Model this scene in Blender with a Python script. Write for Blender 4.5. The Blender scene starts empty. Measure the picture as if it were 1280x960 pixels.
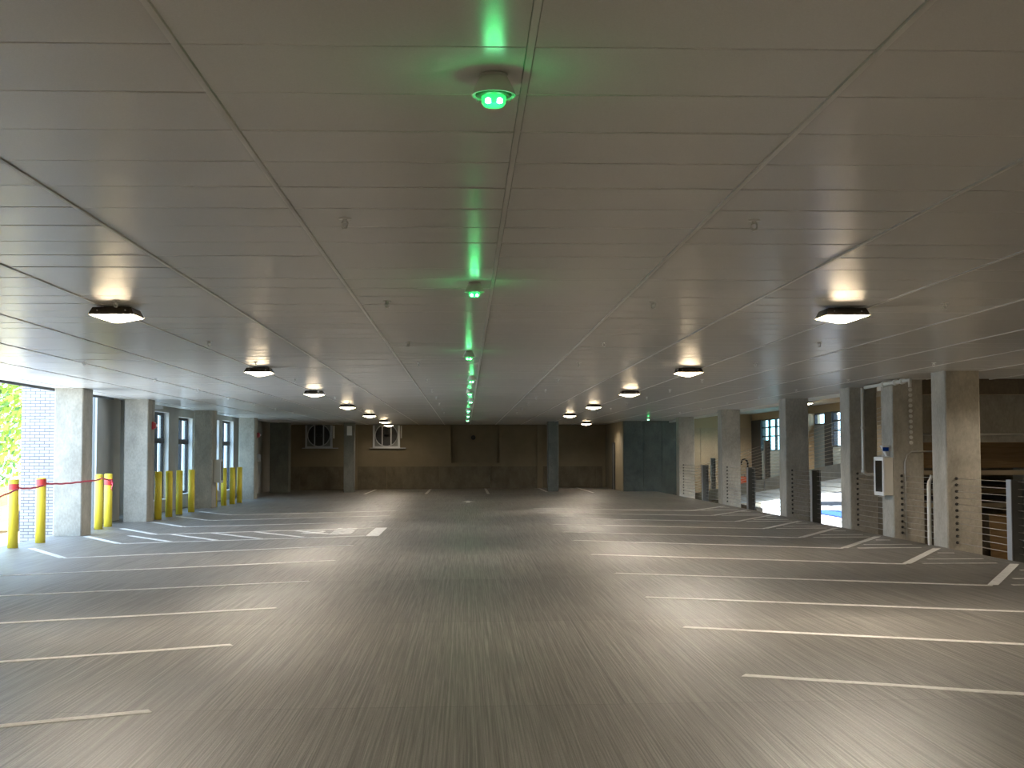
import bpy, bmesh, math, random
from mathutils import Vector, Matrix
random.seed(7)
S = bpy.context.scene
C = S.collection
PI = math.pi
H, ZC, SL = 1.655, 3.061, 0.0072
def gf(x): return SL * x

# ------------------------------------------------------------------ materials
def mat(name, col, rough=.6, metal=0., spec=.5, emit=None, es=0.):
    m = bpy.data.materials.new(name); m.use_nodes = True
    b = m.node_tree.nodes['Principled BSDF']
    b.inputs['Base Color'].default_value = (*col, 1)
    b.inputs['Roughness'].default_value = rough
    b.inputs['Metallic'].default_value = metal
    b.inputs['Specular IOR Level'].default_value = spec
    if emit:
        b.inputs['Emission Color'].default_value = (*emit, 1)
        b.inputs['Emission Strength'].default_value = es
    return m
def N(m, t, **kw):
    n = m.node_tree.nodes.new(t)
    for k, v in kw.items():
        if hasattr(n, k): setattr(n, k, v)
        else: n.inputs[k.replace('_', ' ')].default_value = v
    return n
def Lk(m, a, b): m.node_tree.links.new(a, b)
def ramp(m, src, stops):
    r = N(m, 'ShaderNodeValToRGB'); e = r.color_ramp.elements
    while len(e) < len(stops): e.new(.5)
    for s, (p, c) in zip(e, stops): s.position = p; s.color = (*c, 1)
    Lk(m, src, r.inputs[0]); return r
def coords(m, scale, kind='Object', rot=(0, 0, 0)):
    tc = N(m, 'ShaderNodeTexCoord'); mp = N(m, 'ShaderNodeMapping')
    mp.inputs['Scale'].default_value = scale; mp.inputs['Rotation'].default_value = rot
    Lk(m, tc.outputs[kind], mp.inputs[0]); return mp.outputs[0]
def noise(m, vec, sc, det=4, rough=.55, dist=0.):
    n = N(m, 'ShaderNodeTexNoise'); n.inputs['Scale'].default_value = sc
    n.inputs['Detail'].default_value = det; n.inputs['Roughness'].default_value = rough
    n.inputs['Distortion'].default_value = dist
    Lk(m, vec, n.inputs['Vector']); return n.outputs[0]
def mix(m, a, b, f, mode='MIX'):
    x = N(m, 'ShaderNodeMix', data_type='RGBA', blend_type=mode)
    for s, v in ((x.inputs[0], f), (x.inputs[6], a), (x.inputs[7], b)):
        if hasattr(v, 'default_value'): Lk(m, v, s)
        elif isinstance(v, tuple): s.default_value = (*v, 1)
        else: s.default_value = v
    return x.outputs[2]
def bump(m, h, st, d=.01):
    b = N(m, 'ShaderNodeBump'); b.inputs['Strength'].default_value = st; b.inputs['Distance'].default_value = d
    Lk(m, h, b.inputs['Height']); Lk(m, b.outputs[0], m.node_tree.nodes['Principled BSDF'].inputs['Normal'])
def setcol(m, c): Lk(m, c, m.node_tree.nodes['Principled BSDF'].inputs['Base Color'])

def concrete(name, lo, hi, sc=1.0, rough=.8):
    m = mat(name, hi, rough, spec=.3)
    v = coords(m, (sc, sc, sc * .6))
    a = ramp(m, noise(m, v, 2.2, 6, .6, .4), [(.3, lo), (.7, hi)]).outputs[0]
    n2 = noise(m, v, 26, 4, .6)
    b = ramp(m, n2, [(.3, (.78, .78, .78)), (.75, (1.08, 1.08, 1.08))]).outputs[0]
    c = mix(m, a, b, .8, 'MULTIPLY')
    vo = N(m, 'ShaderNodeTexVoronoi'); vo.inputs['Scale'].default_value = 9
    Lk(m, v, vo.inputs['Vector'])
    p = ramp(m, vo.outputs['Distance'], [(.0, (.5, .5, .5)), (.07, (1, 1, 1))]).outputs[0]
    c = mix(m, c, p, .6, 'MULTIPLY')
    setcol(m, c); bump(m, n2, .25, .004)
    return m
M = {}
M['column'] = concrete('column_concrete', (.37, .345, .29), (.55, .52, .44))
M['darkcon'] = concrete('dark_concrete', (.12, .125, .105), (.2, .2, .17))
M['midcon'] = concrete('dim_bay_concrete', (.19, .19, .165), (.28, .28, .245))  # darker copy of the column concrete, dimness of the back bay in its colour
M['slabcon'] = concrete('slab_concrete', (.28, .265, .225), (.41, .385, .32))
M['warmcon'] = concrete('warm_concrete', (.36, .29, .2), (.46, .37, .25))
M['band'] = concrete('band_concrete', (.12, .103, .07), (.20, .172, .118))
M['rampwall'] = concrete('retaining_concrete', (.17, .14, .10), (.25, .205, .145))

m = M['ceiling'] = mat('ceiling_panel', (.72, .71, .68), .27, spec=.3)
v = coords(m, (1, 1, 1))
n_ = noise(m, v, 190, 3, .7)
setcol(m, ramp(m, n_, [(.25, (.72, .715, .69)), (.75, (.84, .835, .81))]).outputs[0])
bump(m, n_, .12, .002)
M['grid'] = mat('ceiling_grid_metal', (.74, .73, .70), .4)
M['gap'] = mat('panel_gap', (.05, .05, .045), .8)

m = M['floor'] = mat('broomed_concrete', (.3, .28, .24), .5, spec=.5)
v = coords(m, (1, 1, 1))
broom = noise(m, coords(m, (38, .22, 1)), 1.0, 3, .6, .3)
fine = noise(m, coords(m, (75, .5, 1)), 1.0, 3, .75, .15)
grit = noise(m, coords(m, (1, 1, 1)), 90, 3, .7)
blot = noise(m, coords(m, (.35, .22, 1)), 1.0, 5, .6, .6)
patch = N(m, 'ShaderNodeTexBrick'); Lk(m, coords(m, (1, 1, 1)), patch.inputs['Vector'])
patch.inputs['Scale'].default_value = 1; patch.inputs['Brick Width'].default_value = 2.1
patch.inputs['Row Height'].default_value = 4.4; patch.inputs['Mortar Size'].default_value = .012
patch.inputs['Color1'].default_value = (.86, .86, .86, 1); patch.inputs['Color2'].default_value = (1.1, 1.1, 1.1, 1)
patch.inputs['Mortar'].default_value = (.66, .66, .66, 1)
c = ramp(m, blot, [(.28, (.165, .153, .135)), (.72, (.25, .236, .214))]).outputs[0]
c = mix(m, c, ramp(m, broom, [(.3, (.66, .65, .63)), (.7, (1.2, 1.2, 1.2))]).outputs[0], .85, 'MULTIPLY')
c = mix(m, c, ramp(m, fine, [(.40, (.5, .5, .5)), (.60, (1.32, 1.32, 1.32))]).outputs[0], .8, 'MULTIPLY')
c = mix(m, c, ramp(m, grit, [(.35, (.7, .7, .7)), (.65, (1.2, 1.2, 1.2))]).outputs[0], .6, 'MULTIPLY')
c = mix(m, c, patch.outputs['Color'], .8, 'MULTIPLY')
setcol(m, c)
Lk(m, ramp(m, blot, [(.3, (.36,) * 3), (.7, (.54,) * 3)]).outputs[0], m.node_tree.nodes['Principled BSDF'].inputs['Roughness'])
bump(m, fine, .5, .006)

m = M['paint'] = mat('road_paint', (.74, .73, .70), .6)
n_ = noise(m, coords(m, (1, 1, 1)), 14, 5, .7)
setcol(m, ramp(m, n_, [(.3, (.56, .55, .52)), (.55, (.78, .77, .74))]).outputs[0])
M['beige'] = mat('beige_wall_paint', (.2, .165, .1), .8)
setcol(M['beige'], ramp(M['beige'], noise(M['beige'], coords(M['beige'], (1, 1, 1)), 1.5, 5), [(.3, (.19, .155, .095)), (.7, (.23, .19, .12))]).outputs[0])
M['graywall'] = mat('grey_wall_paint', (.48, .475, .44), .75)
setcol(M['graywall'], ramp(M['graywall'], noise(M['graywall'], coords(M['graywall'], (1, 1, 1)), 2, 5), [(.3, (.45, .445, .41)), (.7, (.51, .505, .47))]).outputs[0])
M['white'] = mat('white_paint', (.8, .8, .78), .55)
M['tan'] = mat('tan_plaster', (.40, .31, .19), .8)
m = M['yellow'] = mat('yellow_paint', (.86, .66, .05), .42)
setcol(m, ramp(m, noise(m, coords(m, (1, 1, .4)), 9, 4), [(.3, (.80, .60, .035)), (.7, (.9, .72, .07))]).outputs[0])
M['yellowcap'] = mat('yellow_cap', (.82, .63, .06), .6)
M['tape'] = mat('red_flagging_tape', (.80, .10, .16), .45)
M['tapewrap'] = mat('red_tape_wrap', (.72, .07, .06), .45)
M['red'] = mat('red_enamel', (.42, .03, .04), .35)
M['black'] = mat('black_metal', (.018, .018, .02), .45)
M['bronze'] = mat('dark_bronze', (.055, .045, .035), .42, .6)
M['steel'] = mat('galvanised_steel', (.46, .47, .48), .42, .7)
M['darksteel'] = mat('painted_steel', (.17, .175, .165), .5, .3)
M['cable'] = mat('cable_steel', (.52, .49, .43), .4, .6)
M['anchor'] = mat('anchor_steel', (.05, .045, .04), .5, .5)
M['bright'] = mat('bright_steel', (.75, .74, .72), .25, .9)
M['pvc'] = mat('white_pipe', (.75, .73, .66), .4)
M['cream'] = mat('cream_trim', (.66, .63, .54), .5)
M['conduit'] = mat('conduit_metal', (.55, .54, .5), .35, .7)
M['housing'] = mat('sensor_white', (.7, .7, .66), .45)
M['lens'] = mat('lamp_lens', (.9, .88, .8), .3, emit=(1.0, .78, .5), es=10)
M['led'] = mat('green_led', (.05, .5, .2), .3, emit=(.02, .9, .10), es=.5)
M['ledspot'] = mat('green_led_spot', (.5, 1, .8), .3, emit=(.30, 1.0, .55), es=6)
M['greenplastic'] = mat('green_reflector', (.06, .22, .10), .3)
M['darkglass'] = mat('dark_glass', (.02, .022, .022), .08)
def pane(name, col):
    m = bpy.data.materials.new(name); m.use_nodes = True; nt = m.node_tree; nt.nodes.clear()
    o = N(m, 'ShaderNodeOutputMaterial'); t = N(m, 'ShaderNodeBsdfTransparent'); g = N(m, 'ShaderNodeBsdfGlossy'); x = N(m, 'ShaderNodeMixShader')
    t.inputs[0].default_value = (*col, 1); g.inputs['Roughness'].default_value = .03; x.inputs[0].default_value = .1
    Lk(m, t.outputs[0], x.inputs[1]); Lk(m, g.outputs[0], x.inputs[2]); Lk(m, x.outputs[0], o.inputs[0]); return m
M['glass'] = pane('window_glass', (.86, .93, .95)); M['tealglass'] = pane('teal_glass', (.72, .93, .88))
M['spandrel'] = mat('blue_grey_panel', (.24, .285, .29), .5)
m = M['ply'] = mat('plywood', (.42, .25, .10), .65)
setcol(m, ramp(m, noise(m, coords(m, (.6, .6, 9)), 2.2, 5, .6, 1.2), [(.3, (.22, .125, .045)), (.7, (.34, .205, .085))]).outputs[0])
M['lumber'] = mat('pale_lumber', (.42, .32, .19), .7)
M['orange'] = mat('orange_plastic', (.75, .13, .04), .45)
M['blue'] = mat('blue_sheeting', (.012, .06, .34), .9, spec=.08)
M['rubber'] = mat('black_rubber', (.02, .02, .022), .7)
m = M['ground'] = mat('pale_paving', (.6, .58, .54), .85)
setcol(m, ramp(m, noise(m, coords(m, (1, 1, 1)), .8, 6), [(.3, (.54, .52, .48)), (.7, (.66, .64, .6))]).outputs[0])
m = M['brick'] = mat('pale_brick', (.6, .56, .52), .85)
bt = N(m, 'ShaderNodeTexBrick'); Lk(m, coords(m, (1, 1, 1), rot=(PI / 2, 0, 0)), bt.inputs['Vector'])
bt.inputs['Scale'].default_value = 1; bt.inputs['Brick Width'].default_value = .238
bt.inputs['Row Height'].default_value = .0765; bt.inputs['Mortar Size'].default_value = .0075
bt.inputs['Color1'].default_value = (.40, .365, .35, 1); bt.inputs['Color2'].default_value = (.31, .28, .27, 1)
bt.inputs['Mortar'].default_value = (.09, .085, .085, 1)
setcol(m, bt.outputs['Color'])
M['leaf'] = mat('leaf_green', (.33, .42, .04), .6)
M['leafd'] = mat('leaf_dark', (.10, .22, .04), .6)
M['bark'] = mat('bark', (.12, .09, .06), .9)
M['caryellow'] = mat('yellow_body', (.85, .55, .03), .3)

# ------------------------------------------------------------------ mesh helpers
class MB:
    def __init__(s): s.bm = bmesh.new(); s.mi = 0; s.ms = []
    def use(s, m):
        if m not in s.ms: s.ms.append(m)
        s.mi = s.ms.index(m); return s
    def _f(s, vs):
        try:
            f = s.bm.faces.new(vs); f.material_index = s.mi; return f
        except ValueError: return None
    def box(s, x0, x1, y0, y1, z0, z1):
        v = [s.bm.verts.new(p) for p in ((x0,y0,z0),(x1,y0,z0),(x1,y1,z0),(x0,y1,z0),(x0,y0,z1),(x1,y0,z1),(x1,y1,z1),(x0,y1,z1))]
        for q in ((3,2,1,0),(4,5,6,7),(0,1,5,4),(1,2,6,5),(2,3,7,6),(3,0,4,7)): s._f([v[i] for i in q])
        return s
    def hexa(s, b, t):
        v = [s.bm.verts.new(p) for p in list(b) + list(t)]; n = len(b)
        s._f([v[i] for i in range(n - 1, -1, -1)]); s._f([v[n + i] for i in range(n)])
        for i in range(n): s._f([v[i], v[(i + 1) % n], v[n + (i + 1) % n], v[n + i]])
        return s
    def bevbox(s, x0, x1, y0, y1, z0, z1, c):   # vertical edges chamfered
        def ring(z): return [(x0+c,y0,z),(x1-c,y0,z),(x1,y0+c,z),(x1,y1-c,z),(x1-c,y1,z),(x0+c,y1,z),(x0,y1-c,z),(x0,y0+c,z)]
        return s.hexa(ring(z0), ring(z1))
    def lathe(s, prof, n=16, c=(0, 0, 0), smooth=True, cap=True):
        rings = []
        for r, z in prof:
            rings.append([s.bm.verts.new((c[0] + r * math.cos(2*PI*i/n), c[1] + r * math.sin(2*PI*i/n), c[2] + z)) for i in range(n)])
        for a, b in zip(rings, rings[1:]):
            for i in range(n):
                f = s._f([a[i], a[(i+1) % n], b[(i+1) % n], b[i]])
                if f: f.smooth = smooth
        if cap: s._f(rings[0][::-1]); s._f(rings[-1])
        return s
    def tube(s, pts, r, n=8, smooth=True, flat=None):
        pts = [Vector(p) for p in pts]; rings = []
        for i, p in enumerate(pts):
            d = (pts[min(i+1, len(pts)-1)] - pts[max(i-1, 0)]).normalized()
            up = Vector((0, 0, 1)) if abs(d.z) < .95 else Vector((0, 1, 0))
            a = d.cross(up).normalized(); b = a.cross(d).normalized()
            ra, rb = (r, r) if flat is None else flat
            rings.append([s.bm.verts.new(p + a * ra * math.cos(2*PI*k/n) + b * rb * math.sin(2*PI*k/n)) for k in range(n)])
        for a, b in zip(rings, rings[1:]):
            for k in range(n):
                f = s._f([a[k], b[k], b[(k+1) % n], a[(k+1) % n]])
                if f: f.smooth = smooth
        s._f(rings[0]); s._f(rings[-1][::-1])
        return s
    def build(s, name, m=None, parent=None, loc=None):
        me = bpy.data.meshes.new(name)
        bmesh.ops.recalc_face_normals(s.bm, faces=s.bm.faces[:])
        s.bm.to_mesh(me); s.bm.free()
        for q in (s.ms or [m]): me.materials.append(M[q])
        o = bpy.data.objects.new(name, me); C.objects.link(o)
        if parent: o.parent = parent
        if loc: o.location = loc
        return o
def thing(name, label, cat, loc=(0, 0, 0), group=None, rz=0):
    o = bpy.data.objects.new(name, None); C.objects.link(o)
    o.location = loc; o.rotation_euler = (0, 0, rz); o.empty_display_size = .1
    return tag(o, label, cat, group)
def tag(o, label, cat, group=None):
    o['label'] = label; o['category'] = cat
    if group: o['group'] = group
    return o
def struct(o): o['kind'] = 'structure'; return o
def copy_tree(o, parent=None):
    c = o.copy(); C.objects.link(c)
    if parent: c.parent = parent
    for ch in list(o.children): copy_tree(ch, c)
    return c
ORD = ['first', 'second', 'third', 'fourth', 'fifth', 'sixth', 'seventh', 'eighth', 'ninth', 'tenth', 'eleventh', 'twelfth', 'thirteenth']

YBACK = 63.7
XL, XR = -8.09, 8.145
# ================================================================== SETTING
def prism(poly, z0, z1, follow=True):
    b = MB(); g = gf if follow else (lambda x: 0)
    b.hexa([(x, y, g(x) + z0) for x, y in poly], [(x, y, g(x) + z1) for x, y in poly]); return b
# floor slab with the slight cross fall of the deck
struct(prism([(8.14, -17), (8.14, 56.6), (6.75, 56.6), (6.75, YBACK), (-9.1, YBACK), (-9.1, 38.6), (-10.2, 38.6), (-10.2, 35.3), (-9.1, 35.3), (-9.1, 33.3),
              (-8.72, 33.3), (-8.72, -17)][::-1], -.35, 0).build('floor', 'floor'))
# ceiling: panels hung in a two by four foot grid, bars a little proud
cb = MB(); X0, P, Q, Y0 = .2255, 1.2192, .6096, 4.508
for j in range(-8, 10):
    for k in range(-36, 98):
        xa, xb = X0 + j * P + .011, X0 + (j + 1) * P - .011
        ya, yb = Y0 + k * Q + .0022, Y0 + (k + 1) * Q - .0022
        if k > 32: xb = min(xb, 8.74)
        if k <= 28: xa = max(xa, -8.75)
        xa = max(xa, -8.75); yb = min(yb, YBACK)
        if xb - xa < .05 or yb - ya < .05: continue
        cb.use('ceiling')
        dz = [random.uniform(-.0018, .0018) for _ in range(4)]
        e = .005
        lo = [(xa+e, ya+e, ZC+dz[0]), (xb-e, ya+e, ZC+dz[1]), (xb-e, yb-e, ZC+dz[2]), (xa+e, yb-e, ZC+dz[3])]
        hi = [(xa, ya, ZC+.012), (xb, ya, ZC+.012), (xb, yb, ZC+.012), (xa, yb, ZC+.012)]
        cb.hexa(lo, hi)
for j in range(-7, 10):
    x = X0 + j * P
    y1 = YBACK if x < 8.7 else 24.85
    if x < -8.7: continue
    cb.use('grid').box(x - .012, x + .012, -17, y1, ZC - .007, ZC + .01)
cb.use('gap').box(-8.75, 8.74, -17.4, YBACK, ZC + .014, ZC + .03)
cb.box(8.74, 12, -17.4, 24.86, ZC + .014, ZC + .03)
struct(cb.build('ceiling'))
# the deck over the ceiling, and the higher soffits beside it
b = MB(); b.use('slabcon').box(-8.76, 12, -17.5, 25.2, ZC + .03, 3.75)
b.box(-8.76, 8.76, 25.2, 64.2, ZC + .03, 3.75)
b.box(8.76, 14.0, 25.2, 64.2, 3.5, 3.75)
b.box(-9.45, -8.76, 33.3, 64.2, 3.21, 3.75)
b.box(-10.6, -9.45, 33.3, 39.2, 3.21, 3.75)
struct(b.build('roof'))
# trims at the ceiling edges
b = MB(); b.use('black').box(-8.80, -8.755, -17, 33.3, ZC - .05, ZC + .03)
struct(b.build('trim_1'))
b = MB()
for ya, yb in ((25.9, 27.75), (28.7, 33.4), (34.3, 41.8), (42.7, 50.25), (51.1, 56.5)):
    b.use('cream').box(8.72, 8.78, ya, yb, ZC - .085, ZC + .01)
struct(b.build('trim_2'))
b = MB(); b.use('white').box(-9.08, -8.765, 38.62, 38.75, ZC - .09, 3.2); b.box(-9.08, -8.765, 35.0, 35.12, ZC + .02, 3.2)
b.box(-8.80, -8.76, 39.0, 63.6, ZC + .02, 3.2)
struct(b.build('trim_3'))

# left wall: solid near the camera, then open, then gray piers with windows
b = MB(); b.use('graywall').box(-9.05, -8.76, -17, 20.2, -.3, ZC + .03)
WIN = [(39.0, 41.04, .28, 2.94), (42.4, 44.56, .36, 2.86), (47.3, 49.35, .3, 2.92), (50.0, 52.4, .27, 2.95)]
Wi, Wo = -9.1, -9.42
b.box(-9.45, Wi, 33.3, 35.3, -.35, 3.21)                 # recess flank beside the brick
b.box(-10.6, Wi, 38.6, 38.9, -.35, 3.21)                 # end wall of the recess
b.box(-10.5, -10.2, 35.3, 36.0, -.35, 3.21); b.box(-10.5, -10.2, 37.6, 38.6, -.35, 3.21); b.box(-10.5, -10.2, 36.0, 37.6, 2.3, 3.21)
b.box(-10.5, -9.45, 35.05, 35.3, -.35, 3.21)
y = 38.9
for ya, yb, za, zb in WIN:
    b.box(Wo, Wi, y, ya, -.35, 3.21); b.box(Wo, Wi, ya, yb, -.35, za); b.box(Wo, Wi, ya, yb, zb, 3.21); y = yb
b.box(Wo, Wi, y, 64.0, -.35, 3.21)
struct(b.build('wall_left'))
for i, (ya, yb, za, zb) in enumerate(WIN):
    w = struct(thing('window_%d' % (i + 1), '', '', (-9.29, (ya + yb) / 2, za)))
    del w['label']; del w['category']
    hy = (yb - ya) / 2; hz = zb - za; tz = 2.07 - za
    f = MB(); t = .1
    f.box(-.045, .03, -hy, -hy + t, 0, hz).box(-.045, .03, hy - t, hy, 0, hz).box(-.045, .03, -hy + t, hy - t, 0, t).box(-.045, .03, -hy + t, hy - t, hz - t, hz)
    f.box(-.045, .07, -hy + t, hy - t, tz - .08, tz + .08)
    f.box(-.05, .04, -hy + 1.1, -hy + 1.2, t, hz - t)
    f.build('window_frame', 'black', w)
    MB().box(-.012, .0, -hy + t, hy - t, t, hz - t).build('pane', 'glass', w)
    r = MB(); r.box(.03, .185, hy - .012, hy - .001, .012, hz - .002).box(.03, .185, -hy + .001, -hy + .012, .012, hz - .002).box(.03, .185, -hy + .012, hy - .012, hz - .013, hz - .002)
    r.build('reveal', 'white', w)
    MB().box(.03, .22, -hy + .001, hy - .001, 0, .03).build('window_sill', 'white', w)
d = struct(thing('door_1', '', '', (-10.34, 36.8, gf(-10.3)))); del d['label']; del d['category']
f = MB(); f.box(-.04, .04, -.8, -.72, 0, 2.3).box(-.04, .04, .72, .8, 0, 2.3).box(-.04, .04, -.72, .72, 2.2, 2.3).box(-.04, .04, -.72, .72, 0, .18)
f.build('door_frame', 'black', d); MB().box(-.01, .01, -.72, .72, .18, 2.2).build('pane', 'glass', d)
# brick wing outside
b = MB(); b.box(-10.92, -9.2, 33.0, 33.28, -.9, 4.5)
struct(b.build('wall_brick', 'brick'))
b = MB(); b.use('darksteel').box(-9.2, -9.14, 32.98, 33.12, -.5, 3.2); b.use('graywall').box(-9.14, -9.08, 33.0, 33.29, -.5, 3.2)
struct(b.build('trim_4'))

# back wall
b = MB(); b.use('beige')
RX0, RX1, RZ0 = -.7, 1.64, 1.22
b.box(-9.4, RX0, YBACK, YBACK + .45, -.4, ZC + .03); b.box(RX1, 6.75, YBACK, YBACK + .45, -.4, ZC + .03)
b.box(RX0, RX1, YBACK, YBACK + .45, -.4, RZ0); b.box(RX0, RX1, YBACK + .33, YBACK + .45, RZ0, ZC + .03)
b.box(-5.42, -5.16, YBACK - .1, YBACK, gf(-5), ZC - .01); b.box(3.45, 3.72, YBACK - .12, YBACK, gf(3), ZC - .01)
struct(b.build('wall_back'))
b = MB(); xs = [-8.9, -7.9, -5.42, -5.16, -3.75, -1.25, 1.22, 3.45, 3.72, 6.3, 6.6]
for xa, xb in zip(xs, xs[1:]):
    if (xa, xb) in ((-5.42, -5.16), (3.45, 3.72)): continue
    b.use('band').box(xa + .012, xb - .012, YBACK - .07, YBACK, gf(xa) - .03, 1.06)
struct(b.build('baseboard_back'))
# concrete block to the right of the back bay, its inner flank plastered
b = MB(); b.use('darkcon')
for xa, xb in ((6.78, 7.62), (7.63, 8.42), (8.43, 9.4)): b.box(xa, xb, 56.6, 57.0, -1, ZC + .03)
b.box(6.98, 9.4, 57.0, 64, -1, ZC + .03)
b.use('beige').box(6.75, 6.98, 57.0, 64, -.5, ZC + .03).box(6.75, 6.78, 56.62, 57, -.5, ZC + .03)
struct(b.build('wall_right'))
d = struct(thing('door_2', '', '', (6.745, 60.1, gf(6.7)))); del d['label']; del d['category']
MB().box(-.03, .0, -.5, -.42, 0, 2.12).box(-.03, .0, .42, .5, 0, 2.12).box(-.03, .0, -.42, .42, 2.05, 2.12).build('door_frame', 'black', d)
MB().box(-.015, .0, -.42, .42, 0.01, 2.05).build('door_leaf', 'darksteel', d)
# walls closing the deck behind the camera; unseen under-slab strips added against skylight leak
b = MB(); b.use('graywall').box(8.2, 12.3, -17.3, -17, -1.5, ZC + .03); b.box(7.9, 8.138, -17, 56.6, -1.6, -.30); b.box(-9.05, 8.2, -17.3, -17, -1.2, ZC + .03); b.box(-8.71, -8.5, -17, 33.2, -1.2, -.36)
struct(b.build('wall_rear'))
b = MB(); b.use('rampwall').box(12, 12.3, -17, 25.2, -1.5, 3.75)
struct(b.build('wall_side'))

# ================================================================== NEIGHBOURING RAMP BAY (right)
def rz(y): return .10 + .065 * (56.6 - y)
RXA, RXB = 10.5, 13.4
b = MB(); ya, yb = 27.2, 61.9
b.use('slabcon').hexa([(RXA, ya, rz(ya) - .42), (RXB, ya, rz(ya) - .42), (RXB, yb, rz(yb) - .42), (RXA, yb, rz(yb) - .42)],
                      [(RXA, ya, rz(ya)), (RXB, ya, rz(ya)), (RXB, yb, rz(yb)), (RXA, yb, rz(yb))])
struct(b.build('ramp'))
b = MB(); b.use('rampwall').box(8.78, 13.5, 25.25, 25.4, 2.80, 3.5); b.use('slabcon').box(8.78, 13.5, 25.32, 25.55, 1.87, 2.79)
struct(b.build('wall_ramp_end'))
b = MB(); b.use('rampwall').box(10.72, 10.95, 28.0, 36.2, -1.2, 1.2).box(10.72, 10.95, 41.0, 42.6, -1.2, .7).box(10.72, 10.95, 48.6, 61, -1.2, -.35)
struct(b.build('wall_under_ramp'))
b = MB(); b.use('warmcon')
b.box(9.4, 11.05, 62, 62.3, -1, 3.5).box(11.065, 13.9, 62, 62.3, -1, 3.5); b.use('tan').box(9.4, 13.4, 61.9, 61.98, 2.86, 3.5)
struct(b.build('wall_ramp_back'))
# outer wall of the ramp: spandrels, tan piers, dark panels and windows
WX = 13.5
b = MB(); b.use('tan').box(WX, WX + .25, 25.4, 62, 3.2, 3.75)
b.box(WX, WX + .25, 25.4, 47.0, .8, 3.2); b.box(WX, WX + .25, 25.2, 36.2, -1.2, .8); b.box(12, WX + .2, 25.12, 25.24, -1.2, 3.75)  # low stretch and end return added out of view to shut out skylight
b.box(WX - .25, WX + .25, 50.9, 52.4, .2, 3.2)
b.use('spandrel')
b.hexa([(WX, 52.4, .2), (WX + .2, 52.4, .2), (WX + .2, 60, .0), (WX, 60, .0)], [(WX, 52.4, 1.78), (WX + .2, 52.4, 1.78), (WX + .2, 60, 1.78), (WX, 60, 1.78)])
b.box(WX, WX + .2, 47.0, 48.3, .5, 1.9).box(WX, WX + .2, 49.3, 50.9, .5, 2.75)
b.use('black').box(WX - .03, WX + .2, 60.0, 62, .0, 3.2).box(WX - .03, WX + .2, 48.3, 49.3, .4, 3.2)
struct(b.build('wall_ramp_outer'))
for i, (ya, yb, za, zb) in enumerate(((52.4, 60.0, 1.78, 3.2), (47.0, 48.3, 1.9, 3.2), (49.3, 50.9, 2.75, 3.2))):
    w = struct(thing('window_%d' % (i + 5), '', '', (WX + .08, (ya + yb) / 2, za))); del w['label']; del w['category']
    hy = (yb - ya) / 2; hz = zb - za; f = MB(); t = .05
    f.box(-.05, .05, -hy, -hy + t, 0, hz).box(-.05, .05, hy - t, hy, 0, hz).box(-.05, .05, -hy + t, hy - t, 0, t).box(-.05, .05, -hy + t, hy - t, hz - t, hz)
    n = max(1, round((yb - ya) / 1.27))
    for k in range(1, n): f.box(-.05, .05, -hy + k * 2 * hy / n - .06, -hy + k * 2 * hy / n + .06, t, hz - t)
    if hz > 1: f.box(-.04, .04, -hy + t, hy - t, hz * .44, hz * .44 + .05).box(-.04, .04, -hy + t, hy - t, hz * .72, hz * .72 + .05)
    f.build('window_frame', 'black', w)
    MB().box(-.006, .006, -hy + t, hy - t, t, hz - t).build('pane', 'tealglass' if i == 0 else 'glass', w)
# outdoor ground
b = MB(); b.use('ground').box(-60, -8.74, -30, 33, -1.2, -.75).box(-60, -10.6, 33, 140, -1.2, -.75); b.box(8.16, 80, -17, 140, -1.5, -1.0); b.box(-8.74, 12.3, -90, -17, -.45, -.08)
struct(b.build('ground'))

# ================================================================== COLUMNS
YR = [16.55, 22.21, 25.02, 27.87, 33.49, 41.87, 50.32]; YLc = [22.35, 28.32, 34.08, 42.71, 51.17]
def column(x0, x1, y0, y1, zb, label, zt=ZC + .0, mm='column'):
    o = MB(); o.use(mm); zj = 2.53
    o.bevbox(x0, x1, y0, y1, zb, zj - .006, .02).bevbox(x0 + .006, x1 - .006, y0 + .006, y1 - .006, zj - .006, zj + .006, .02).bevbox(x0, x1, y0, y1, zj + .006, zt, .02)
    return tag(o.build('concrete_column'), label, 'column', 'concrete columns')
rl = ['tall concrete column at the far right corner, mostly outside the frame',
      'widest-looking right concrete column with a white downpipe on its left flank',
      'right concrete column carrying the extinguisher cabinet and a column of silver anchors',
      'right concrete column with a white drain pipe down its face',
      'right concrete column fourth from the front, between the bright openings',
      'right concrete column left of the orange case, lit lamp on its left',
      'farthest concrete column of the right row, beside the dark concrete wall']
RC = [column(XR, XR + .6, y, y + .68, -1.0, l) for y, l in zip(YR, rl)]
ll = ['sliver of concrete column at the left edge of the photo',
      'brightest left concrete column in daylight in front of the pale brick wall',
      'left concrete column with the red alarm strobe and conduit',
      'left concrete column with the cream cabinet on its flank',
      'farthest left concrete column with a small grey box on its flank']
LC = [column(XL - .6, XL, y, y + .75, gf(XL) - .02, l) for y, l in zip(YLc, ll)]
column(-8.69, -7.86, 59.3, 60.1, gf(-8.3) - .02, 'shadowed wide concrete column in the dark back left bay', mm='darkcon')  # darker concrete stands in for the shade of this unlit bay
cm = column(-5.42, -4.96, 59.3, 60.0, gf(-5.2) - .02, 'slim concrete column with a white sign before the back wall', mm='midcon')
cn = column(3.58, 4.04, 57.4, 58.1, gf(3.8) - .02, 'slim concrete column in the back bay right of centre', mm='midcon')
sg = tag(MB().bevbox(-.11, .11, -.012, 0, 0, .42, .004).build('wall_sign', 'white', loc=(-5.17, 59.296, 2.49)), 'small blank white sign high on the slim back column', 'sign')

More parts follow.
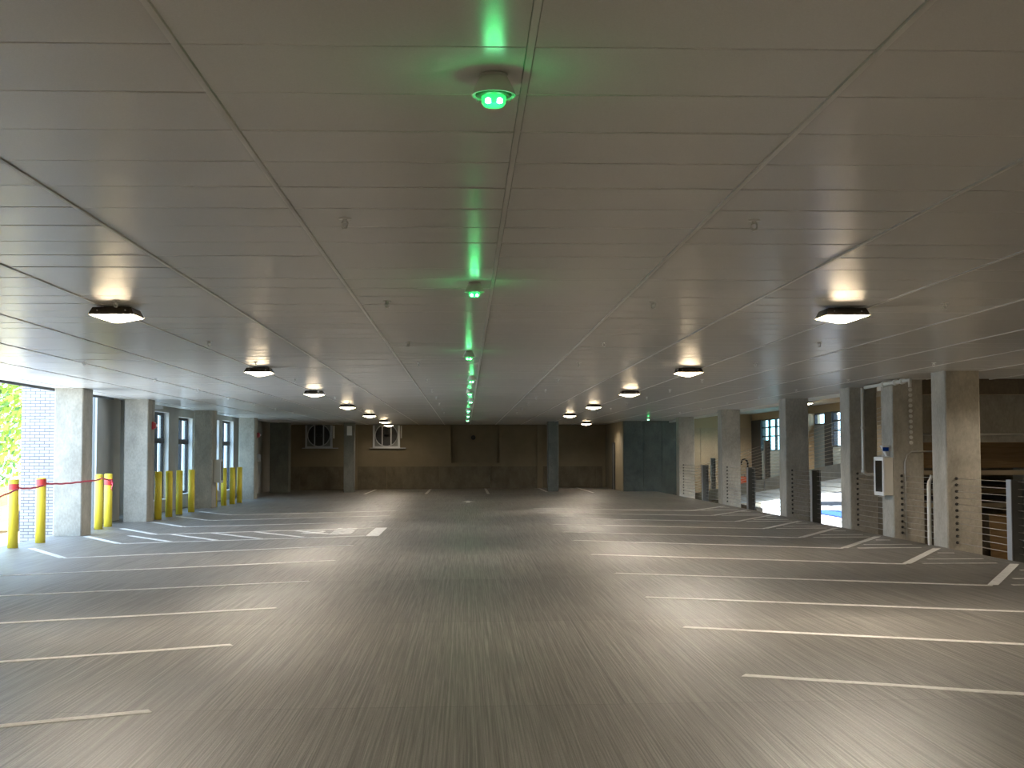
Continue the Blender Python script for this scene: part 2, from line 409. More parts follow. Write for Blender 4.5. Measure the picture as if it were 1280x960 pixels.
# ================================================================== CEILING LAMPS
def lamp():
    t = thing('ceiling_lamp', '', 'ceiling lamp')
    h = MB(); 
    def sq(a, z): return [(-a, -a, z), (a, -a, z), (a, a, z), (-a, a, z)]
    h.hexa(sq(.215, -.085), sq(.18, -.012)); h.bevbox(-.1, .1, -.1, .1, -.012, 0, .01)
    h.build('housing', 'bronze', t)
    l = MB(); l.hexa(sq(.035, -.14), sq(.203, -.0855)); l.hexa(sq(.203, -.0855), sq(.213, -.08))
    l.build('lens', 'lens', t)
    for x, y in ((-.13, -.199), (.13, -.199)): MB().lathe([(.009, -.006), (.009, .006)], 8, (x, y, -.045)).build('screw', 'bright', t)
    return t
LAMPS = [(-3.33, y, 'left') for y in (12.72, 21.49, 29.3, 37.56, 46.1, 54.6)] + [(3.64, y, 'right') for y in (12.63, 21.48, 29.25, 37.56, 46.1)]
l0 = lamp()
def spot(p, e):
    sp = bpy.data.lights.new('lamp_beam', 'SPOT'); sp.energy = e; sp.color = (1, .89, .76); sp.spot_size = math.radians(166); sp.spot_blend = .3; sp.shadow_soft_size = .12
    q = bpy.data.objects.new('lamp_beam', sp); C.objects.link(q); q.location = (0, 0, -.15); q.parent = p
BE = []
for i, (x, y, s) in enumerate(LAMPS):
    o = l0 if i == 0 else copy_tree(l0)
    o.location = (x, y, ZC - .007); BE.append((o, (88 if x < 0 else 115) if y < 15 else (80 if x < 0 else 95) if y < 25 else 62 if y < 50 else 56))
    n = i if i < 6 else i - 6
    o['label'] = 'square bronze ceiling lamp glowing warm, %s from the front in the %s row' % (ORD[n] if n else 'nearest', s)
    o['group'] = 'square ceiling lamps'
for x, y, z, l in ((-3.55, 61.3, ZC - .007, 'square ceiling lamp close before the lit exhaust fan'), (5.34, 58.4, ZC - .007, 'square ceiling lamp in the back right bay'),
                (10.75, 58, 3.5, 'square ceiling lamp above the ramp against the warm lit wall'),
                (12.0, 46.3, 3.5, 'square ceiling lamp over the ramp beside the fourth right column'),
                (12.0, 36.5, 3.5, 'square ceiling lamp over the ramp right of the white drain pipe')):
    o = copy_tree(l0); o.location = (x, y, z); BE.append((o, 14 if x < 0 else 42 if x < 8 else 130)); o['label'] = l; o['group'] = 'square ceiling lamps'
for x, y in ((-3.33, 4.2), (3.64, 4.2), (-3.33, -4.3), (3.64, -4.3), (-3.33, -12.8), (3.64, -12.8), (10.4, 20.6)):  # extra unseen lamps, added to brighten the near deck and right bay
    o = copy_tree(l0); o.location = (x, y, ZC - .007); BE.append((o, 95 if x < 8 else 42)); o['label'] = 'added square bronze fill lamp out of view, %s row %s' % ('left' if x < 0 else 'right' if x < 8 else 'far right', 'ahead of the camera' if y > 20 else 'above the camera' if y > 0 else 'behind the camera' if y > -6 else 'far behind the camera'); o['group'] = 'square ceiling lamps'

for o, e in BE: spot(o, e)

# ================================================================== GREEN PARKING SENSORS
def sensor():
    t = thing('parking_sensor', '', 'parking indicator light')
    MB().lathe([(.05, -.012), (.052, 0)], 20).build('base_plate', 'housing', t)
    k = MB(); k.lathe([(.053, -.012), (.083, -.075), (.083, -.08), (.078, -.08), (.05, -.02)], 24, cap=False)
    k.build('skirt', 'housing', t)
    MB().lathe([(.05, -.022), (.068, -.078), (.045, -.084)], 20).build('reflector', 'greenplastic', t)
    d = MB(); d.lathe([(.046, -.08), (.044, -.108), (.036, -.118)], 18); d = d.build('led_dome', 'led', t)
    for a in (-.021, .021):
        MB().lathe([(.002, -.122), (.011, -.118), (.011, -.106), (.004, -.1)], 10, (a, -.036, .004)).build('led_spot', 'ledspot', d)
    for sx in (-1, 1):
        MB().hexa([(sx*.058, -.006, -.1), (sx*.062, -.006, -.1), (sx*.062, .006, -.1), (sx*.058, .006, -.1)], [(sx*.07, -.006, -.074), (sx*.074, -.006, -.074), (sx*.074, .006, -.074), (sx*.07, .006, -.074)]).build('clip', 'bright', t)
    return t
g0 = sensor()
gl = bpy.data.lights.new('sensor_glow', 'POINT'); gl.energy = .17; gl.color = (.04, 1, .22); gl.shadow_soft_size = .03
def glow(p):
    q = bpy.data.objects.new('sensor_glow', gl); C.objects.link(q); q.location = (0, -.02, -.155); q.parent = p
for i, (x, y) in enumerate([(.104, 4.84), (.073, 10.81), (.046, 18.09), (.111, 23.86), (.091, 28.92), (.13, 33.5), (.091, 40.5), (.09, 46.1), (.086, 52.3)]):
    o = g0 if i == 0 else copy_tree(g0); o.location = (x, y, ZC - .002); o['group'] = 'green ceiling indicators'
    glow(o)
    o['label'] = ('large green glowing ceiling indicator nearest the camera, white skirt' if i == 0 else 'green glowing ceiling indicator, %s from the front along the centre line' % ORD[i])
o = copy_tree(g0); o.location = (7.0, 50.5, ZC - .002);  o['label'] = 'lone green ceiling indicator in front of the dark concrete wall'; o['group'] = 'green ceiling indicators'

# ================================================================== SPRINKLERS
def sprinkler():
    t = thing('sprinkler_head', '', 'sprinkler')
    MB().lathe([(.038, -.006), (.036, 0)], 14).build('escutcheon', 'white', t)
    f = MB(); f.lathe([(.011, -.026), (.013, -.006)], 8)
    for s in (-1, 1): f.tube([(s*.012, 0, -.02), (s*.018, 0, -.032), (s*.015, 0, -.048), (s*.003, 0, -.06)], .0045, 6)
    f.build('frame', 'white', t)
    MB().lathe([(.008, -.066), (.019, -.062), (.019, -.06)], 10).build('deflector', 'white', t)
    return t
s0 = sprinkler(); first = True
SX = [(-5.78, 'second row left of the green lights'), (-3.19, 'row near the left lamps'), (-.72, 'row just left of the green lights'), (1.74, 'row just right of the green lights'), (4.47, 'row near the right lamps'), (7.26, 'row beside the right columns')]
SY = [7.87, 12.15, 16.55, 20.25, 24.85, 28.8, 32.5, 36.5, 40.6, 44.6]
for x, l in SX:
    cnt = 0
    for y in SY:
        px = 581 + x * 1655 / y
        if px < -5 or px > 1285: continue
        if abs(x) > 5 and y < 12: continue
        o = s0 if first else copy_tree(s0); first = False
        o.location = (x, y, ZC); o['group'] = 'ceiling sprinkler heads'
        o['label'] = 'tiny white sprinkler head, %s from the front, %s' % (ORD[cnt] if cnt else 'nearest', l); cnt += 1
o = copy_tree(s0); o.location = (9.4, 24.3, ZC); o['group'] = 'ceiling sprinkler heads'; o['label'] = 'tiny sprinkler head at the right edge beyond the column with the downpipe'

# ================================================================== PAINTED MARKINGS
def strip(name, p, q, w, label, cat='painted line', group=None):
    p, q = Vector((*p, 0)), Vector((*q, 0)); d = (q - p).normalized(); n = Vector((-d.y, d.x, 0)) * w / 2
    b = MB(); pts = [p - n, q - n, q + n, p + n]
    b.hexa([(v.x, v.y, gf(v.x) + .0005) for v in pts], [(v.x, v.y, gf(v.x) + .004) for v in pts])
    return tag(b.build(name, 'paint'), label, cat, group)
Rst = [(9.84, -.53), (12.57, -.515), (15.21, -.49), (18.27, -.515), (21.68, -.57), (25.2, -.64), (27.9, -.60), (31.0, -.61), (34.0, -.61), (37.0, -.60), (40.0, -.6)]
RF = []
for i, (s, k) in enumerate(Rst):
    F = s + k * 4.37; RF.append(F)
    strip('stall_line', (2.06, s), (6.42, F), .105, 'white slanted stall line, %s from the front on the right side' % (ORD[i] if i else 'nearest'), group='right stall lines')
for i, F in enumerate(RF):
    if i < 3: continue                                   # beyond the frame
    strip('stall_end_stroke', (6.46, F + .09), (7.93, F + 2.95), .125, 'white angled stroke at the outer end of the %s right stall line' % ORD[i], group='right end strokes')
    for k, (dx, dy) in enumerate(((.08, 0), (.42, .78), (1.0, 1.95))):
        strip('hatch_line', (6.40 + dx + .2, F + dy + .04), (7.85 if k else 7.75, F + dy - .02), .1, 'short white hatch, %s of three beyond the %s right stall line' % (('front', 'middle', 'back')[k], ORD[i]), group='right triangle hatching')
Lst = [(8.80, .51), (11.8, .47), (14.58, .395), (17.62, .40), (21.04, .46), (24.53, .53), (27.27, .36), (30.2, .36), (33.03, .34), (36.1, .35), (39.2, .35)]
for i, (s, k) in enumerate(Lst):
    F = s - k * 4.55
    if i in (6, 7): l = ('front', 'back')[i - 6] + ' white line bounding the hatched aisle on the left'
    else: l = 'white slanted stall line, %s from the front on the left side' % (ORD[i] if i else 'nearest')
    strip('stall_line', (-2.05, s), (-6.6, F), .105, l, group='left stall lines')
    if i >= 4:
        strip('stall_end_stroke', (-6.63, F + .08), (-7.93, F + 2.5), .125, 'white angled stroke at the outer end of the %s left stall line' % ORD[i], group='left end strokes')
for i, (a, c) in enumerate((((-7.05, 28.22), (-5.75, 26.12)), ((-6.22, 28.52), (-4.92, 26.43)), ((-5.41, 28.85), (-4.09, 26.74)), ((-4.56, 29.15), (-3.26, 27.04)), ((-3.71, 29.4), (-2.85, 28.05)))):
    strip('aisle_hatch', a, c, .12, 'diagonal white stroke in the hatched left aisle, %s from its left end' % ORD[i], group='aisle hatch strokes')
strip('aisle_end_bar', (-1.9, 27.2), (-1.9, 30.25), .26, 'thick white bar closing the hatched aisle beside the lettering')
def lettering(body, size, x, y, label):
    cu = bpy.data.curves.new('txt', 'FONT'); cu.body = body; cu.size = size; cu.align_x = 'CENTER'; cu.extrude = .001; cu.offset = .012
    to = bpy.data.objects.new('txt', cu); C.objects.link(to); bpy.context.view_layer.update()
    me = bpy.data.meshes.new_from_object(to.evaluated_get(bpy.context.evaluated_depsgraph_get()))
    bpy.data.objects.remove(to); me.materials.clear(); me.materials.append(M['paint'])
    o = bpy.data.objects.new('floor_lettering', me); C.objects.link(o)
    o.rotation_euler = (0, -math.atan(SL), PI / 2); o.location = (x, y, gf(x) + .0035)
    return tag(o, label, 'painted lettering', 'aisle lettering')
lettering('PARKING', .62, -2.42, 28.75, 'white painted word beside the thick bar in the left aisle')
lettering('NO', .62, -3.05, 28.75, 'shorter white painted word farther from the thick bar')
for i, (x, y0) in enumerate(((-4.25, 56), (-1.65, 55.6), (.95, 55.0), (3.5, 56.8), (5.32, 55))):
    strip('stall_line', (x, y0), (x, 63.4), .11, 'white stall line at the back wall, %s from the left' % ORD[i], group='back stall lines')
ar = MB(); ax, ay = .09, 45.2
for pts in ([(-.07, 0), (.07, 0), (.07, 1.0), (-.07, 1.0)], [(-.22, 1.0), (.22, 1.0), (0, 1.8)]):
    ar.hexa([(ax + a, ay + c, gf(ax + a) + .0005) for a, c in pts], [(ax + a, ay + c, gf(ax + a) + .004) for a, c in pts])
tag(ar.build('floor_arrow', 'paint'), 'small white mark on the floor far down the centre', 'painted arrow')

# ================================================================== BOLLARDS AND TAPE
BX = [(-8.32, 24.78), (-8.27, 26.2), (-8.42, 30.85), (-8.5, 31.95), (-8.09, 35.3), (-8.15, 36.85), (-8.18, 38.3), (-8.15, 39.85), (-8.22, 43.85), (-8.09, 44.8), (-8.05, 46.2), (-8.0, 47.35)]
BLB = ['yellow bollard wrapped with red tape at the far left edge', 'yellow bollard wrapped with red tape just left of the bright column',
       'yellow bollard right of the bright column, in front of its taped twin', 'yellow bollard right of the bright column, half hidden behind its neighbour, knotted tape',
       'yellow bollard touching the flank of the strobe column', 'yellow bollard before the first dark window, second right of the strobe column', 'yellow bollard before the pier between the dark windows',
       'yellow bollard just left of the cabinet column', 'shaded yellow bollard showing below the cream cabinet', 'yellow bollard, first right of the cream cabinet', 'yellow bollard, second right of the cream cabinet', 'yellow bollard overlapping the farthest left column']
def bollard():
    t = thing('bollard', '', 'bollard')
    MB().lathe([(.095, -.02), (.095, 1.238)], 24, cap=True).build('post', 'yellow', t)
    MB().lathe([(.0955, 1.238), (.092, 1.252), (.07, 1.262), (.02, 1.265)], 24).build('cap', 'yellowcap', t)
    return t
b0 = bollard()
for i, ((x, y), l) in enumerate(zip(BX, BLB)):
    o = b0 if i == 0 else copy_tree(b0); o.location = (x, y, gf(x)); o['label'] = l; o['group'] = 'yellow bollards'
tp = thing('flagging_tape', 'red flagging tape strung between the left yellow bollards', 'barrier tape', (0, 0, 0))
def wrap(x, y, z, hh=.055): MB().lathe([(.0965, -hh), (.0985, -hh * .3), (.0965, hh * .3), (.0985, hh)], 24, (x, y, z), cap=False).build('tape_wrap', 'tapewrap', tp)
wrap(-8.32, 24.78, 1.06); wrap(-8.27, 26.2, 1.11, .065); wrap(-8.5, 31.95, 1.0, .075)
def strand(a, c, sag, tw=0.):
    a, c = Vector(a), Vector(c); pts = []
    for i in range(15):
        t = i / 14; p = a.lerp(c, t); p.z -= sag * 4 * t * (1 - t); p.z += .004 * math.sin(t * 23 + tw); pts.append(p)
    MB().tube(pts, .01, 6, flat=(.006, .02)).build('tape_strand', 'tape', tp)
strand((-8.26, 22.9, .83), (-8.225, 24.76, 1.03), .02); strand((-8.225, 24.78, 1.04), (-8.2, 26.15, 1.06), .03, 1)
strand((-8.17, 26.2, 1.09), (-8.068, 28.3, 1.085), .02, 2); strand((-8.068, 28.3, 1.085), (-8.068, 29.09, 1.09), .0, 4); strand((-8.068, 29.09, 1.09), (-8.325, 30.76, 1.12), .015, 5); strand((-8.33, 30.78, 1.1), (-8.4, 31.9, 1.0), -.02, 3)
kn = MB(); kn.tube([(-8.40, 31.86, 1.0), (-8.37, 31.84, .93), (-8.40, 31.84, .86), (-8.38, 31.84, .8)], .012, 6); kn.tube([(-8.41, 31.86, 1.03), (-8.38, 31.82, 1.02), (-8.36, 31.84, .98), (-8.4, 31.86, .97)], .018, 6)
kn.build('tape_knot', 'tape', tp)

# ================================================================== WALL DEVICES (left)
def strobe(y, label, conduit):
    t = thing('alarm_strobe', label, 'fire alarm', (XL, y, 2.40), 'red alarm strobes')
    MB().box(0, .05, -.075, .075, -.1, .1).build('back_box', 'red', t)
    MB().hexa([(.05, -.06, -.08), (.05, .06, -.08), (.05, .06, .08), (.05, -.06, .08)], [(.10, -.045, -.06), (.10, .045, -.06), (.10, .045, .06), (.10, -.045, .06)]).build('horn', 'red', t)
    MB().box(.1, .135, -.03, .03, -.03, .03).build('strobe_lens', 'white', t)
    if conduit: MB().tube([(.02, 0, .1), (.02, 0, .655)], .011, 8).build('conduit', 'conduit', t)
strobe(34.55, 'red alarm strobe with conduit on the second visible left column', True)
strobe(51.9, 'tiny red alarm strobe on the farthest left column', False)
bx = thing('junction_box', 'small grey box below the strobe on the farthest left column', 'junction box', (XL, 51.85, 1.52))
MB().box(0, .13, -.08, .08, -.14, .14).build('body', 'steel', bx); MB().box(.13, .137, -.07, .07, -.13, .13).build('cover', 'steel', bx)
def cabinet(name, label, x, y, z, sgn, fm, w=.34, h=.72, d=.22):
    t = thing(name, label, 'cabinet', (x, y, z), 'extinguisher cabinets')
    MB().box(min(0, sgn*d), max(0, sgn*d), -w/2, w/2, 0, h).build('body', fm, t)
    q = MB(); a = sgn * d; c = sgn * (d + .03); lo, hi = min(a, c), max(a, c)
    q.box(lo, hi, -w/2-.01, -w/2+.06, -.01, h+.01).box(lo, hi, w/2-.06, w/2+.01, -.01, h+.01).box(lo, hi, -w/2+.06, w/2-.06, -.01, .06).box(lo, hi, -w/2+.06, w/2-.06, h-.06, h+.01)
    q = q.build('door', 'white', t)
    MB().box(lo + .008, hi - .008, -w/2+.06, w/2-.06, .06, h-.06).build('door_glass', 'darkglass', q)
    return t
cabinet('extinguisher_cabinet', 'cream cabinet on the flank of the third left column', XL, 43.2, .75, 1, 'cream', .4, .74, .2)
c2 = cabinet('extinguisher_cabinet', 'grey cabinet with white framed dark glass door on the right column', XR, 25.3, .86, -1, 'pvc', .56, .72, .16)
sn = thing('extinguisher_sign', 'white wedge shaped sign with a dark blue band above the grey cabinet', 'sign', (XR, 25.25, 1.60))
MB().hexa([(-.012, -.055, 0), (-.012, .055, 0), (-.05, .055, 0), (-.05, -.055, 0)], [(-.002, -.09, .21), (-.002, .09, .21), (-.15, .09, .21), (-.15, -.09, .21)]).build('sign_body', 'white', sn)
MB().box(-.145, -.03, -.0935, -.085, .10, .175).build('sign_band', 'blue', sn)

# ================================================================== CABLE RAILINGS
def railing(label, yA, yB, posts, n=11, zt=1.17, z0=.09):
    t = thing('cable_railing', label, 'railing', (8.31, yA, gf(8.3)), 'cable railings')
    L = yB - yA
    for k in range(n):
        z = z0 + k * (zt - z0) / (n - 1)
        sag = .006
        MB().tube([(0, 0, z), (0, L * .25, z - sag * .7), (0, L * .5, z - sag), (0, L * .75, z - sag * .7), (0, L, z)], .0062, 6).build('cable', 'cable', t)
        a = MB(); a.tube([(0, L - .07, z), (0, L + .002, z)], .016, 8).tube([(0, L - .012, z), (0, L, z)], .026, 8); a.build('anchor', 'anchor', t)
    for y in posts:
        p = MB(); yy = y - yA
        p.use('steel').box(-.145, -.13, yy - .085, yy + .085, -.3, 1.2); p.use('darksteel').box(.06, .075, yy - .085, yy + .085, -.3, 1.2).box(-.13, .06, yy - .006, yy + .006, -.3, 1.2)
        p.build('post', None, t)
        MB().box(-.17, -.146, yy - .07, yy + .07, -.32, -.02).build('bracket', 'darksteel', t)
    return t
G = .68
railing('cable railing at the right edge in front of the plywood, steel channel post', YR[0] + G, YR[1], [19.7])
railing('short cable railing behind the thin bent conduit', YR[1] + G, YR[2], [])
railing('short cable railing beneath the white drain pipe', YR[2] + G, YR[3], [])
railing('cable railing with dark post in front of the blue sheet', YR[3] + G, YR[4], [31.13])
railing('cable railing with dark post below the orange case', YR[4] + G, YR[5], [38.23])
railing('farthest cable railing with dark post before the warm lit wall', YR[5] + G, YR[6], [45.6])
t = thing('ramp_railing', 'sloping cable railing along the upper ramp behind the right columns', 'railing', (10.6, 31, 0), 'cable railings')
for k in range(11):
    MB().tube([(0, 0, rz(31) + .12 + k * .11), (0, 30, rz(61) + .12 + k * .11)], .0065, 6).build('cable', 'cable', t)
for y in (36.4, 46.3, 56.5):
    p = MB(); p.use('steel').box(-.1, -.085, y - 31 - .085, y - 31 + .085, rz(y) - .4, rz(y) + 1.36); p.use('darksteel').box(.085, .1, y - 31 - .085, y - 31 + .085, rz(y), rz(y) + 1.36).box(-.085, .085, y - 31 - .006, y - 31 + .006, rz(y), rz(y) + 1.36)
    p.build('post', None, t)
# round steel anchors up the face of the cabinet column
for k in range(11):
    a = MB(); a.lathe([(.012, 0), (.03, .012), (.036, .03), (.03, .05), (.036, .055)], 12)
    bmesh.ops.rotate(a.bm, verts=a.bm.verts[:], cent=(0, 0, 0), matrix=Matrix.Rotation(PI / 2, 3, 'X'))
    bmesh.ops.translate(a.bm, verts=a.bm.verts[:], vec=(8.49, YR[2] + .001, 1.86 + k * .101))
    a.build('cable_anchor', 'housing', RC[2])
# pipes
tag(MB().tube([(8.16, 22.96, -.1), (8.112, 22.96, .02), (8.105, 22.96, .1), (8.105, 22.96, 1.1), (8.115, 22.96, 1.16), (8.16, 22.96, 1.27)], .036, 12).build('downpipe', 'pvc'), 'white downpipe beside the widest-looking right column', 'pipe')
dp = thing('drain_pipe', 'white drain pipe with an elbow on the third right column face', 'pipe', (8.42, YR[3] - .07, 0))
MB().tube([(0, 0, 3.04), (0, 0, 1.32), (.02, 0, 1.25), (.08, 0, 1.215), (.17, 0, 1.21), (.30, 0, 1.22)], .038, 12).build('pipe', 'pvc', dp)
for z in (1.28, 2.2): MB().lathe([(.05, -.03), (.05, .03)], 12, (0, 0, z)).build('coupling', 'pvc', dp)
tag(MB().tube([(8.37, YR[2] - .05, gf(8.3) - .1), (8.37, YR[2] - .05, 1.50), (8.40, YR[2] - .05, 1.62), (8.5, YR[2] - .05, 1.69), (9.1, YR[2] - .05, 1.70)], .016, 10).build('bent_conduit', 'conduit'), 'thin bent metal conduit rising beside the extinguisher cabinet column', 'conduit')
tag(MB().tube([(8.8, 25.27, 2.02), (11.9, 25.27, 2.02)], .02, 10).build('conduit', 'conduit'), 'straight conduit along the concrete wall at the right edge', 'conduit')
ep = thing('edge_pipe', 'pale pipe with couplings under the ceiling above the cabinet column', 'pipe', (8.085, 0, 0))
MB().tube([(0, 23.8, 2.99), (0, 26.5, 2.99)], .035, 10).build('pipe', 'pvc', ep)
for y in (25.3, 24.6, 24.2): MB().tube([(0, y - .06, 2.99), (0, y + .06, 2.99)], .055, 12).build('coupling', 'pvc', ep)
MB().tube([(0, 23.8, 3.02), (0, 23.8, 2.86)], .035, 10).build('elbow', 'pvc', ep)

# ================================================================== EXHAUST FANS
def fan(x, label):
    t = thing('exhaust_fan', label, 'fan', (x, YBACK, 2.06), 'wall exhaust fans')
    b = MB(); hw = .6; R = .53; n = 40; y0, y1 = -.16, -.005
    def outer(a):
        c, s = math.cos(a), math.sin(a); k = hw / max(abs(c), abs(s)); return c * k, s * k
    for i in range(n):
        a0, a1 = 2*PI*i/n, 2*PI*(i+1)/n
        P_ = [outer(a0), outer(a1), (R*math.cos(a1), R*math.sin(a1)), (R*math.cos(a0), R*math.sin(a0))]
        b.hexa([(p[0], y0 + .05, p[1] + .5) for p in P_], [(p[0], y0 + .07, p[1] + .5) for p in P_])
    b.build('shroud', 'darksteel', t); b = MB()
    for s in (-1, 1):
        b.box(s*hw - .045, s*hw + .045, y0, y1, -.1, .97)
    b.box(-hw + .04, hw - .04, y0, y1, -.1, -.03)
    b.build('fan_frame', 'steel', t)
    r = MB(); pts = [(R*math.cos(2*PI*i/40), y0 + .04, .5 + R*math.sin(2*PI*i/40)) for i in range(41)]
    pts = [p for p in pts]; r.tube(pts, .022, 8); r.build('ring', 'steel', t)
    d = MB(); d.box(-hw, hw, -.03, -.004, -.05, .97); d.build('backing', 'black', t)
    for s in (-.2, .22): MB().box(s - .025, s + .025, y0 + .06, y0 + .1, .02, .96).build('mount_bar', 'steel', t)
    MB().lathe([(.12, -.06), (.14, .0), (.12, .06)], 16, (0, y0 + .1, .5)).build('motor', 'black', t)
    bl = MB()
    for k in range(5):
        a = 2*PI*k/5 + .3; ca, sa = math.cos(a), math.sin(a); tx, tz = -sa, ca
        q0 = [(ca*.1 + tx*w, y0 + .10 + dy, .5 + sa*.1 + tz*w) for w, dy in ((-.06, -.012), (.06, .012))]
        q1 = [(ca*.48 + tx*w, y0 + .10 + dy, .5 + sa*.48 + tz*w) for w, dy in ((-.11, -.02), (.11, .02))]
        bl.hexa([q0[0], q0[1], q1[1], q1[0]], [(p[0], p[1] + .006, p[2]) for p in (q0[0], q0[1], q1[1], q1[0])])
    bl.build('blades', 'black', t)
    MB().box(-.78, .92, -.2, -.001, -.135, -.1).build('ledge', 'steel', t)
    MB().box(.68, .74, -.1, -.005, .35, .95).build('control_box', 'pvc', t)
    return t
fan(-3.78, 'square framed round exhaust fan on the lit part of the back wall')
fan(-7.0, 'dim exhaust fan in the dark back left bay, beside the slim column')
hc = thing('wall_camera', 'small dark round fitting in the recessed panel of the back wall', 'wall fitting', (.38, YBACK + .33, 2.45))
h = MB(); h.lathe([(.11, 0), (.11, .03), (.08, .05)], 20); bmesh.ops.rotate(h.bm, verts=h.bm.verts[:], cent=(0, 0, 0), matrix=Matrix.Rotation(PI / 2, 3, 'X')); h.build('ring', 'black', hc)
h = MB(); h.lathe([(.04, .045), (.035, .065), (.01, .075)], 14); bmesh.ops.rotate(h.bm, verts=h.bm.verts[:], cent=(0, 0, 0), matrix=Matrix.Rotation(PI / 2, 3, 'X')); h.build('lens', 'bronze', hc)

# ================================================================== CLUTTER BEYOND THE RIGHT RAILINGS
tag(MB().box(8.9, 12.0, 26.9, 26.93, 1.36, 2.06).build('plywood_form', 'ply'), 'long plywood form board under the concrete wall at the right edge', 'plywood', 'plywood boards')
tag(MB().box(8.95, 12.0, 26.55, 26.64, 1.22, 1.31).build('lumber_beam', 'lumber'), 'pale lumber beam below the plywood form board', 'lumber')
tag(MB().hexa([(10.62, 26.5, -1), (11.0, 26.5, -1), (11.0, 26.53, -1), (10.62, 26.53, -1)], [(10.62, 26.6, .42), (11.0, 26.6, .42), (11.0, 26.63, .42), (10.62, 26.63, .42)]).build('plywood_sheet', 'ply'), 'upright plywood sheet left of the steel channel post', 'plywood', 'plywood boards')
tag(MB().box(11.12, 11.7, 26.5, 26.54, -1, .5).build('plywood_sheet', 'ply'), 'upright plywood sheet right of the steel channel post', 'plywood', 'plywood boards')
tag(MB().box(10.2, 10.6, 27.2, 27.26, -1, 1.05).build('brown_board', 'rampwall'), 'dark brown board standing left of the plywood sheet', 'board')
for i, (z, y, x0, x1, mm) in enumerate(((.98, 28.4, 9.5, 12, 'rubber'), (.80, 28.2, 9.6, 12, 'lumber'), (.66, 28.3, 9.6, 12, 'rubber'), (.50, 28.1, 9.7, 12, 'lumber'))):
    tag(MB().box(x0, x1, y, y + .12, z, z + .09).build('scaffold_tube' if mm == 'rubber' else 'lumber_beam', mm), '%s stacked in the gloom behind the right railing, %s from the top' % ('dark beam' if mm == 'rubber' else 'pale lumber beam', ORD[i]), 'beam', 'stacked beams')
b = MB(); b.box(9.4, 12, 28.7, 28.9, -1, 1.5)
struct(b.build('wall_gloom', 'rampwall'))
oc = thing('orange_case', 'small orange case resting on the edge of the upper ramp', 'case', (10.97, 52.2, rz(52.2)))
MB().bevbox(-.17, .17, -.15, .15, 0, .36, .03).build('body', 'orange', oc); MB().tube([(-.08, 0, .36), (-.08, 0, .43), (.08, 0, .43), (.08, 0, .36)], .014, 8).build('handle', 'rubber', oc)
hs = [(11.2, 52.3, rz(52.3) + .01 + i * .12) for i in range(8)] + [(11.2 - .13 + .13 * math.cos(a), 52.3, rz(52.3) + .9 + .15 * math.sin(a)) for a in [i * PI / 8 for i in range(0, 10)]]
tag(MB().tube(hs, .035, 8).build('hooked_hose', 'rubber'), 'black hooked hose standing behind the orange case', 'hose')
tag(MB().box(15.5, 17.4, 52.8, 61.5, -1, -.975).build('blue_sheet', 'blue'), 'bright blue sheet lying on the sunlit ground', 'sheet')
tag(MB().tube([(22.6, 90, -.9), (24.2, 88.5, -.85), (26.5, 88, -.8)], .15, 8).build('black_hose', 'rubber'), 'black hose lying across the sunlit ground', 'hose')
tag(MB().box(17.3, 21.5, 67.3, 68.2, -1, -.8).build('dark_kerb', 'rubber'), 'dark kerb bar on the sunlit ground behind the blue sheet', 'kerb')

# ================================================================== OUTSIDE LEFT
def tree(x, y, hgt, r, label, seed, mm):
    rnd = random.Random(seed); t = thing('leafy_tree', label, 'tree', (x, y, -.75), 'trees outside')
    MB().tube([(0, 0, 0), (.1, .05, hgt * .5), (0, .1, hgt * .8)], .16, 8).build('trunk', 'bark', t)
    f = MB()
    for _ in range(2600):
        v = Vector((rnd.gauss(0, 1), rnd.gauss(0, 1), rnd.gauss(0, 1))).normalized() * (rnd.random() ** .4)
        c = Vector((v.x * r, v.y * r, hgt * .58 + v.z * hgt * .46)); s = .16 * rnd.uniform(.6, 1.3)
        a = Vector((rnd.uniform(-1, 1), rnd.uniform(-1, 1), rnd.uniform(-1, 1))).normalized(); e = a.orthogonal().normalized(); g = a.cross(e)
        f.use(mm if rnd.random() < .75 else 'leafd')
        f._f([f.bm.verts.new(c + e * s), f.bm.verts.new(c + g * s * .55), f.bm.verts.new(c - e * s), f.bm.verts.new(c - g * s * .55)])
    f.build('foliage', None, t)
tree(-17.6, 50, 7.5, 2.6, 'sunlit yellow green tree beyond the brick wall at the left edge', 1, 'leaf')
tree(-23, 62, 9, 3.2, 'taller green tree farther back at the left edge', 2, 'leaf')
v = thing('yellow_vehicle', 'sliver of yellow parked vehicle at the left edge', 'vehicle', (-14.9, 41, -.75), rz=0)
bd = MB(); bd.bevbox(-.9, .9, -2.1, 2.1, .35, .85, .15).hexa([(-.8, -1.2, .85), (.8, -1.2, .85), (.8, 1.5, .85), (-.8, 1.5, .85)], [(-.65, -.6, 1.4), (.65, -.6, 1.4), (.65, 1.2, 1.4), (-.65, 1.2, 1.4)])
bd.build('body', 'caryellow', v)
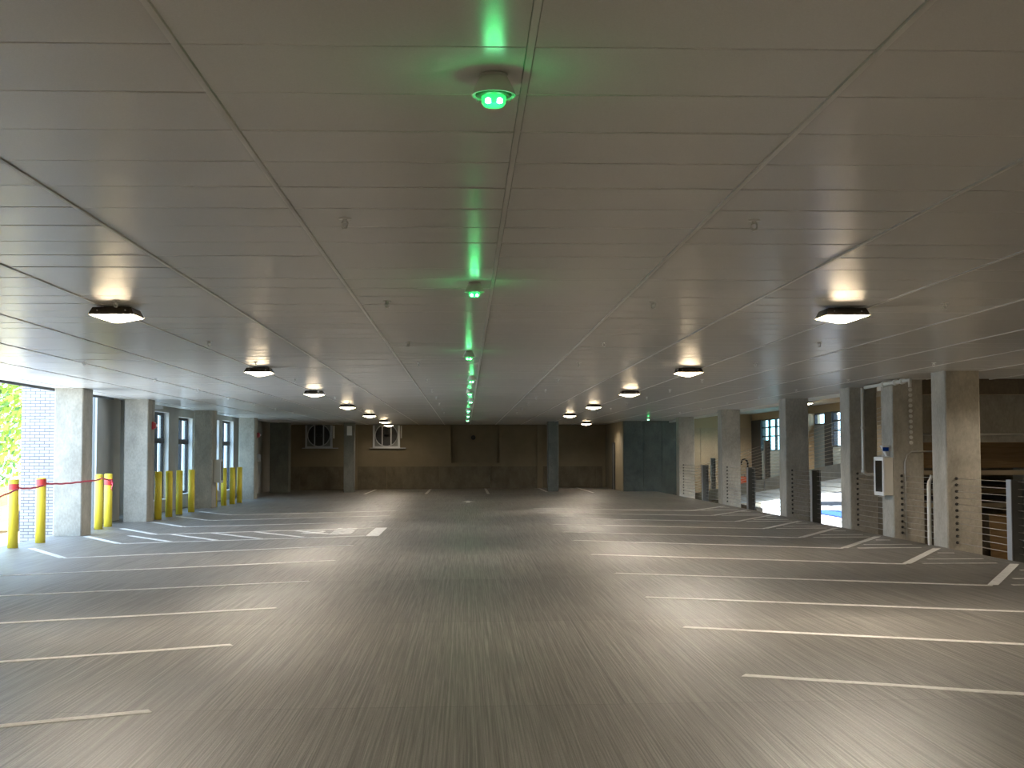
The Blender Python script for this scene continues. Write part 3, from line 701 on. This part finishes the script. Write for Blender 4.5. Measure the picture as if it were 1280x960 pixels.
MB().hexa([(-.7, -1.16, .9), (.7, -1.16, .9), (.7, -1.14, .9), (-.7, -1.14, .9)], [(-.58, -.66, 1.35), (.58, -.66, 1.35), (.58, -.64, 1.35), (-.58, -.64, 1.35)]).build('windscreen', 'darkglass', v)
for sx in (-.82, .82):
    for sy in (-1.3, 1.3): MB().tube([(sx - .1, sy, .33), (sx + .1, sy, .33)], .33, 18).build('wheel', 'rubber', v)

# ================================================================== LIGHT AND CAMERA
w = bpy.data.worlds.new('World'); S.world = w; w.use_nodes = True
bg = w.node_tree.nodes['Background']; bg.inputs['Color'].default_value = (.48, .70, 1.0, 1); bg.inputs['Strength'].default_value = 1.75
sd = bpy.data.lights.new('sun', 'SUN'); sd.energy = 4; sd.angle = .01; sd.color = (1, .94, .85)
so = bpy.data.objects.new('sun', sd); C.objects.link(so)
so.rotation_euler = Vector((-.15, -.5, -.85)).to_track_quat('-Z', 'Y').to_euler()
cd = bpy.data.cameras.new('camera'); co = bpy.data.objects.new('camera', cd); C.objects.link(co); S.camera = co
cd.sensor_fit = 'HORIZONTAL'; cd.sensor_width = 36; cd.lens = 1655.06 / 1280 * 36; cd.clip_end = 400
yaw, pitch, roll = .0352, .0528, -.0013
fw = Vector((math.sin(yaw) * math.cos(pitch), math.cos(yaw) * math.cos(pitch), math.sin(pitch)))
rt = Vector((math.cos(yaw), -math.sin(yaw), 0)); up = rt.cross(fw)
c_, s_ = math.cos(roll), math.sin(roll)
rt, up = c_ * rt + s_ * up, c_ * up - s_ * rt
co.matrix_world = Matrix(((rt.x, up.x, -fw.x, 0), (rt.y, up.y, -fw.y, 0), (rt.z, up.z, -fw.z, H), (0, 0, 0, 1)))
S.view_settings.view_transform = 'Standard'; S.view_settings.look = 'None'
S.view_settings.exposure = 2.15; S.view_settings.gamma = 1.0; S.view_settings.use_curve_mapping = False
S.cycles.use_denoising = True
S.cycles.max_bounces = 10; S.cycles.diffuse_bounces = 8; S.cycles.glossy_bounces = 3; S.cycles.transmission_bounces = 6
S.cycles.sample_clamp_indirect = 6; S.cycles.caustics_reflective = False; S.cycles.caustics_refractive = False
S.cycles.use_light_tree = True
